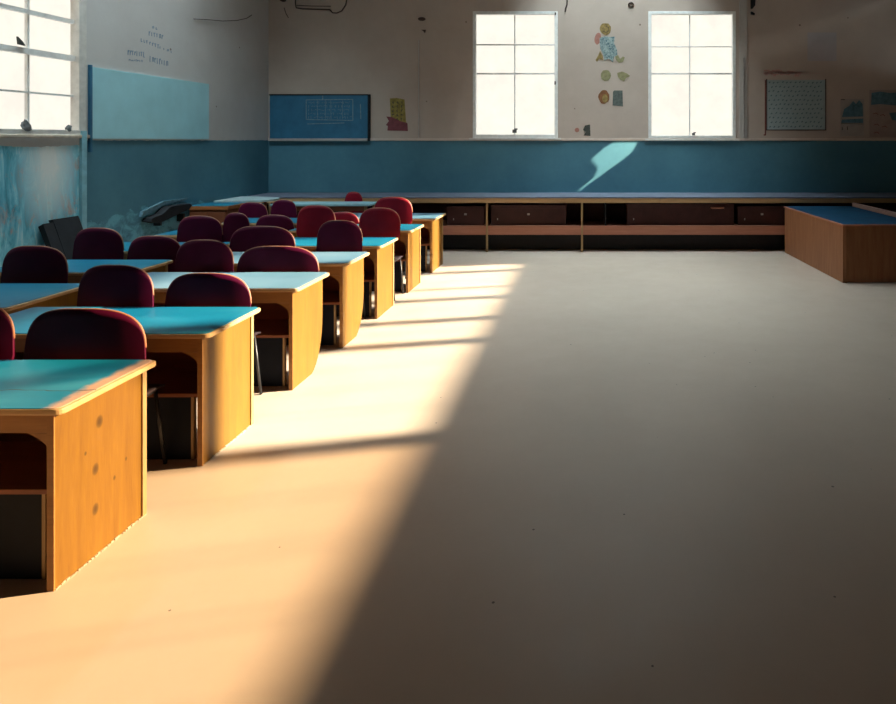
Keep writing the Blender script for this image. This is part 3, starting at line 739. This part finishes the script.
t = thing('wall_writing', 'faint faded blue handwriting on the left wall above the turquoise board', 'writing', lp(150,64,0))
for rows in (((152.5,27.5,156,28.3,2,2.2),), ((149,33.5,162,37,6,4),), ((141,40,158,46.5,7,3.4),(160,47.5,171,52,4,2)), ((128,52.5,143.5,54.5,8,5),(150,59,166.5,63.5,8,5.4)), ((129,60,141,61,8,1.6,.008),)):
    m = MB()
    for q in rows: letters(m, *q)
    obj('writing_line', m, mINK, t)
pts = [lp(a,b,.012) for a, b in ((193,19),(205,19.5),(222,21),(236,20.5),(246,18.3),(251,15))]
tag(obj('wall_wire', MB().tube(pts, .006, 6), mWIRE), 'thin curved wire on the left wall near the back corner', 'wire')
# crumpled scraps caught on the left window
def scrap(name, px, py, s, label, off):
    b = bmesh.new(); bmesh.ops.create_icosphere(b, subdivisions=2, radius=1); rn = random.Random(int(px))
    Y = LY(px)
    for v in b.verts: v.co = Vector((v.co.x*s*.5*rn.uniform(.6,1.2), v.co.y*s*rn.uniform(.6,1.3), (v.co.z+1)*s*rn.uniform(.5,1.2)))
    bmesh.ops.translate(b, verts=b.verts, vec=(XL+off, Y, Z(py, Y)))
    mm = MB(); mm.bm.free(); mm.bm = b
    return tag(obj(name, mm, mSCRAP), label, 'scrap', 'scraps caught on the left window')
scrap('paper_scrap', 26, 131.5, .055, 'larger crumpled grey scrap on the left window sill by the glazing bar', .005)
scrap('paper_scrap', 68, 132, .04, 'smaller crumpled grey scrap at the far end of left window sill', .005)
Y_ = LY(22)
tag(obj('paper_scrap', MB().prism([(Y_-.02, Z(44.5,Y_)), (Y_+.05, Z(45,Y_)), (Y_+.02, Z(41,Y_)), (Y_-.03, Z(37,Y_))], 'x', XL-.03, XL-.01), mDARKP), 'dark pointed scrap standing on the middle rail of the left window', 'scrap', 'scraps caught on the left window')

# ------------------------------------------------------------------ light
def light(name, kind, energy, loc, col, **k):
    d = bpy.data.lights.new(name, kind); d.energy = energy; d.color = col
    for a, b in k.items(): setattr(d, a, b)
    o = bpy.data.objects.new(name, d); COL.objects.link(o); o.location = loc; return o
s = light('low_sun', 'SUN', 26.0, (12, 12, 8), (1.0,.89,.66), angle=math.radians(1.1))
s.rotation_euler = Vector((-1, -SLANT, -SUNT)).to_track_quat('-Z', 'Y').to_euler()
g = light('patch_spot', 'SPOT', 24000, LAMP, (1.0,.92,.66), spot_size=math.radians(12.5), spot_blend=.05, shadow_soft_size=.006)  # added spot lamp outside, makes the far-wall patch through the shaped hole
g.rotation_euler = (Vector((X(605,YB), YB, Z(165,YB))) - LAMP).to_track_quat('-Z', 'Y').to_euler()
def portal(loc, aim, sx, sy):
    o = light('sky_portal', 'AREA', 1, loc, (1,1,1), shape='RECTANGLE', size=sx, size_y=sy); o.data.cycles.is_portal = True
    o.rotation_euler = Vector(aim).to_track_quat('-Z', 'Y').to_euler()
portal((XR+.04, 6.3, (SILL+HEAD)/2), (-1,0,0), 8.4, HEAD-SILL+.1)
for k in FILL_HOLES: portal(((k[0]+k[1])/2, (k[2]+k[3])/2, ZC+k[4]+.02), (0,0,-1), k[1]-k[0]+.1, k[3]-k[2]+.1)

w = bpy.data.worlds.new('sky'); SC.world = w; w.use_nodes = True
nt = w.node_tree; bg = nt.nodes['Background']
bg.inputs['Color'].default_value = (.74,.93,1.0,1)
# overcast sky: much brighter overhead than near the horizon
tc = nt.nodes.new('ShaderNodeTexCoord'); sp = nt.nodes.new('ShaderNodeSeparateXYZ'); nt.links.new(tc.outputs['Generated'], sp.inputs[0])
mr = nt.nodes.new('ShaderNodeMapRange'); mr.interpolation_type = 'SMOOTHSTEP'
mr.inputs['From Min'].default_value = .40; mr.inputs['From Max'].default_value = .92
mr.inputs['To Min'].default_value = 5.0; mr.inputs['To Max'].default_value = 33.0
nt.links.new(sp.outputs[2], mr.inputs['Value']); nt.links.new(mr.outputs[0], bg.inputs['Strength'])

# ------------------------------------------------------------------ camera
cd = bpy.data.cameras.new('camera'); co = bpy.data.objects.new('camera', cd); COL.objects.link(co)
co.location = (0, 0, CAMH); co.rotation_euler = (math.pi/2, 0, 0)
cd.sensor_fit = 'HORIZONTAL'; cd.sensor_width = 36; cd.lens = 36*F/896
cd.shift_x = -(VX-448)/896; cd.shift_y = -(352-VY)/896; cd.clip_start = .05
SC.camera = co
SC.view_settings.view_transform = 'Standard'; SC.view_settings.look = 'None'
SC.view_settings.exposure = 0; SC.view_settings.gamma = 1; SC.view_settings.use_curve_mapping = False
SC.cycles.use_denoising = True
SC.cycles.max_bounces = 8; SC.cycles.diffuse_bounces = 5
SC.cycles.sample_clamp_indirect = 6
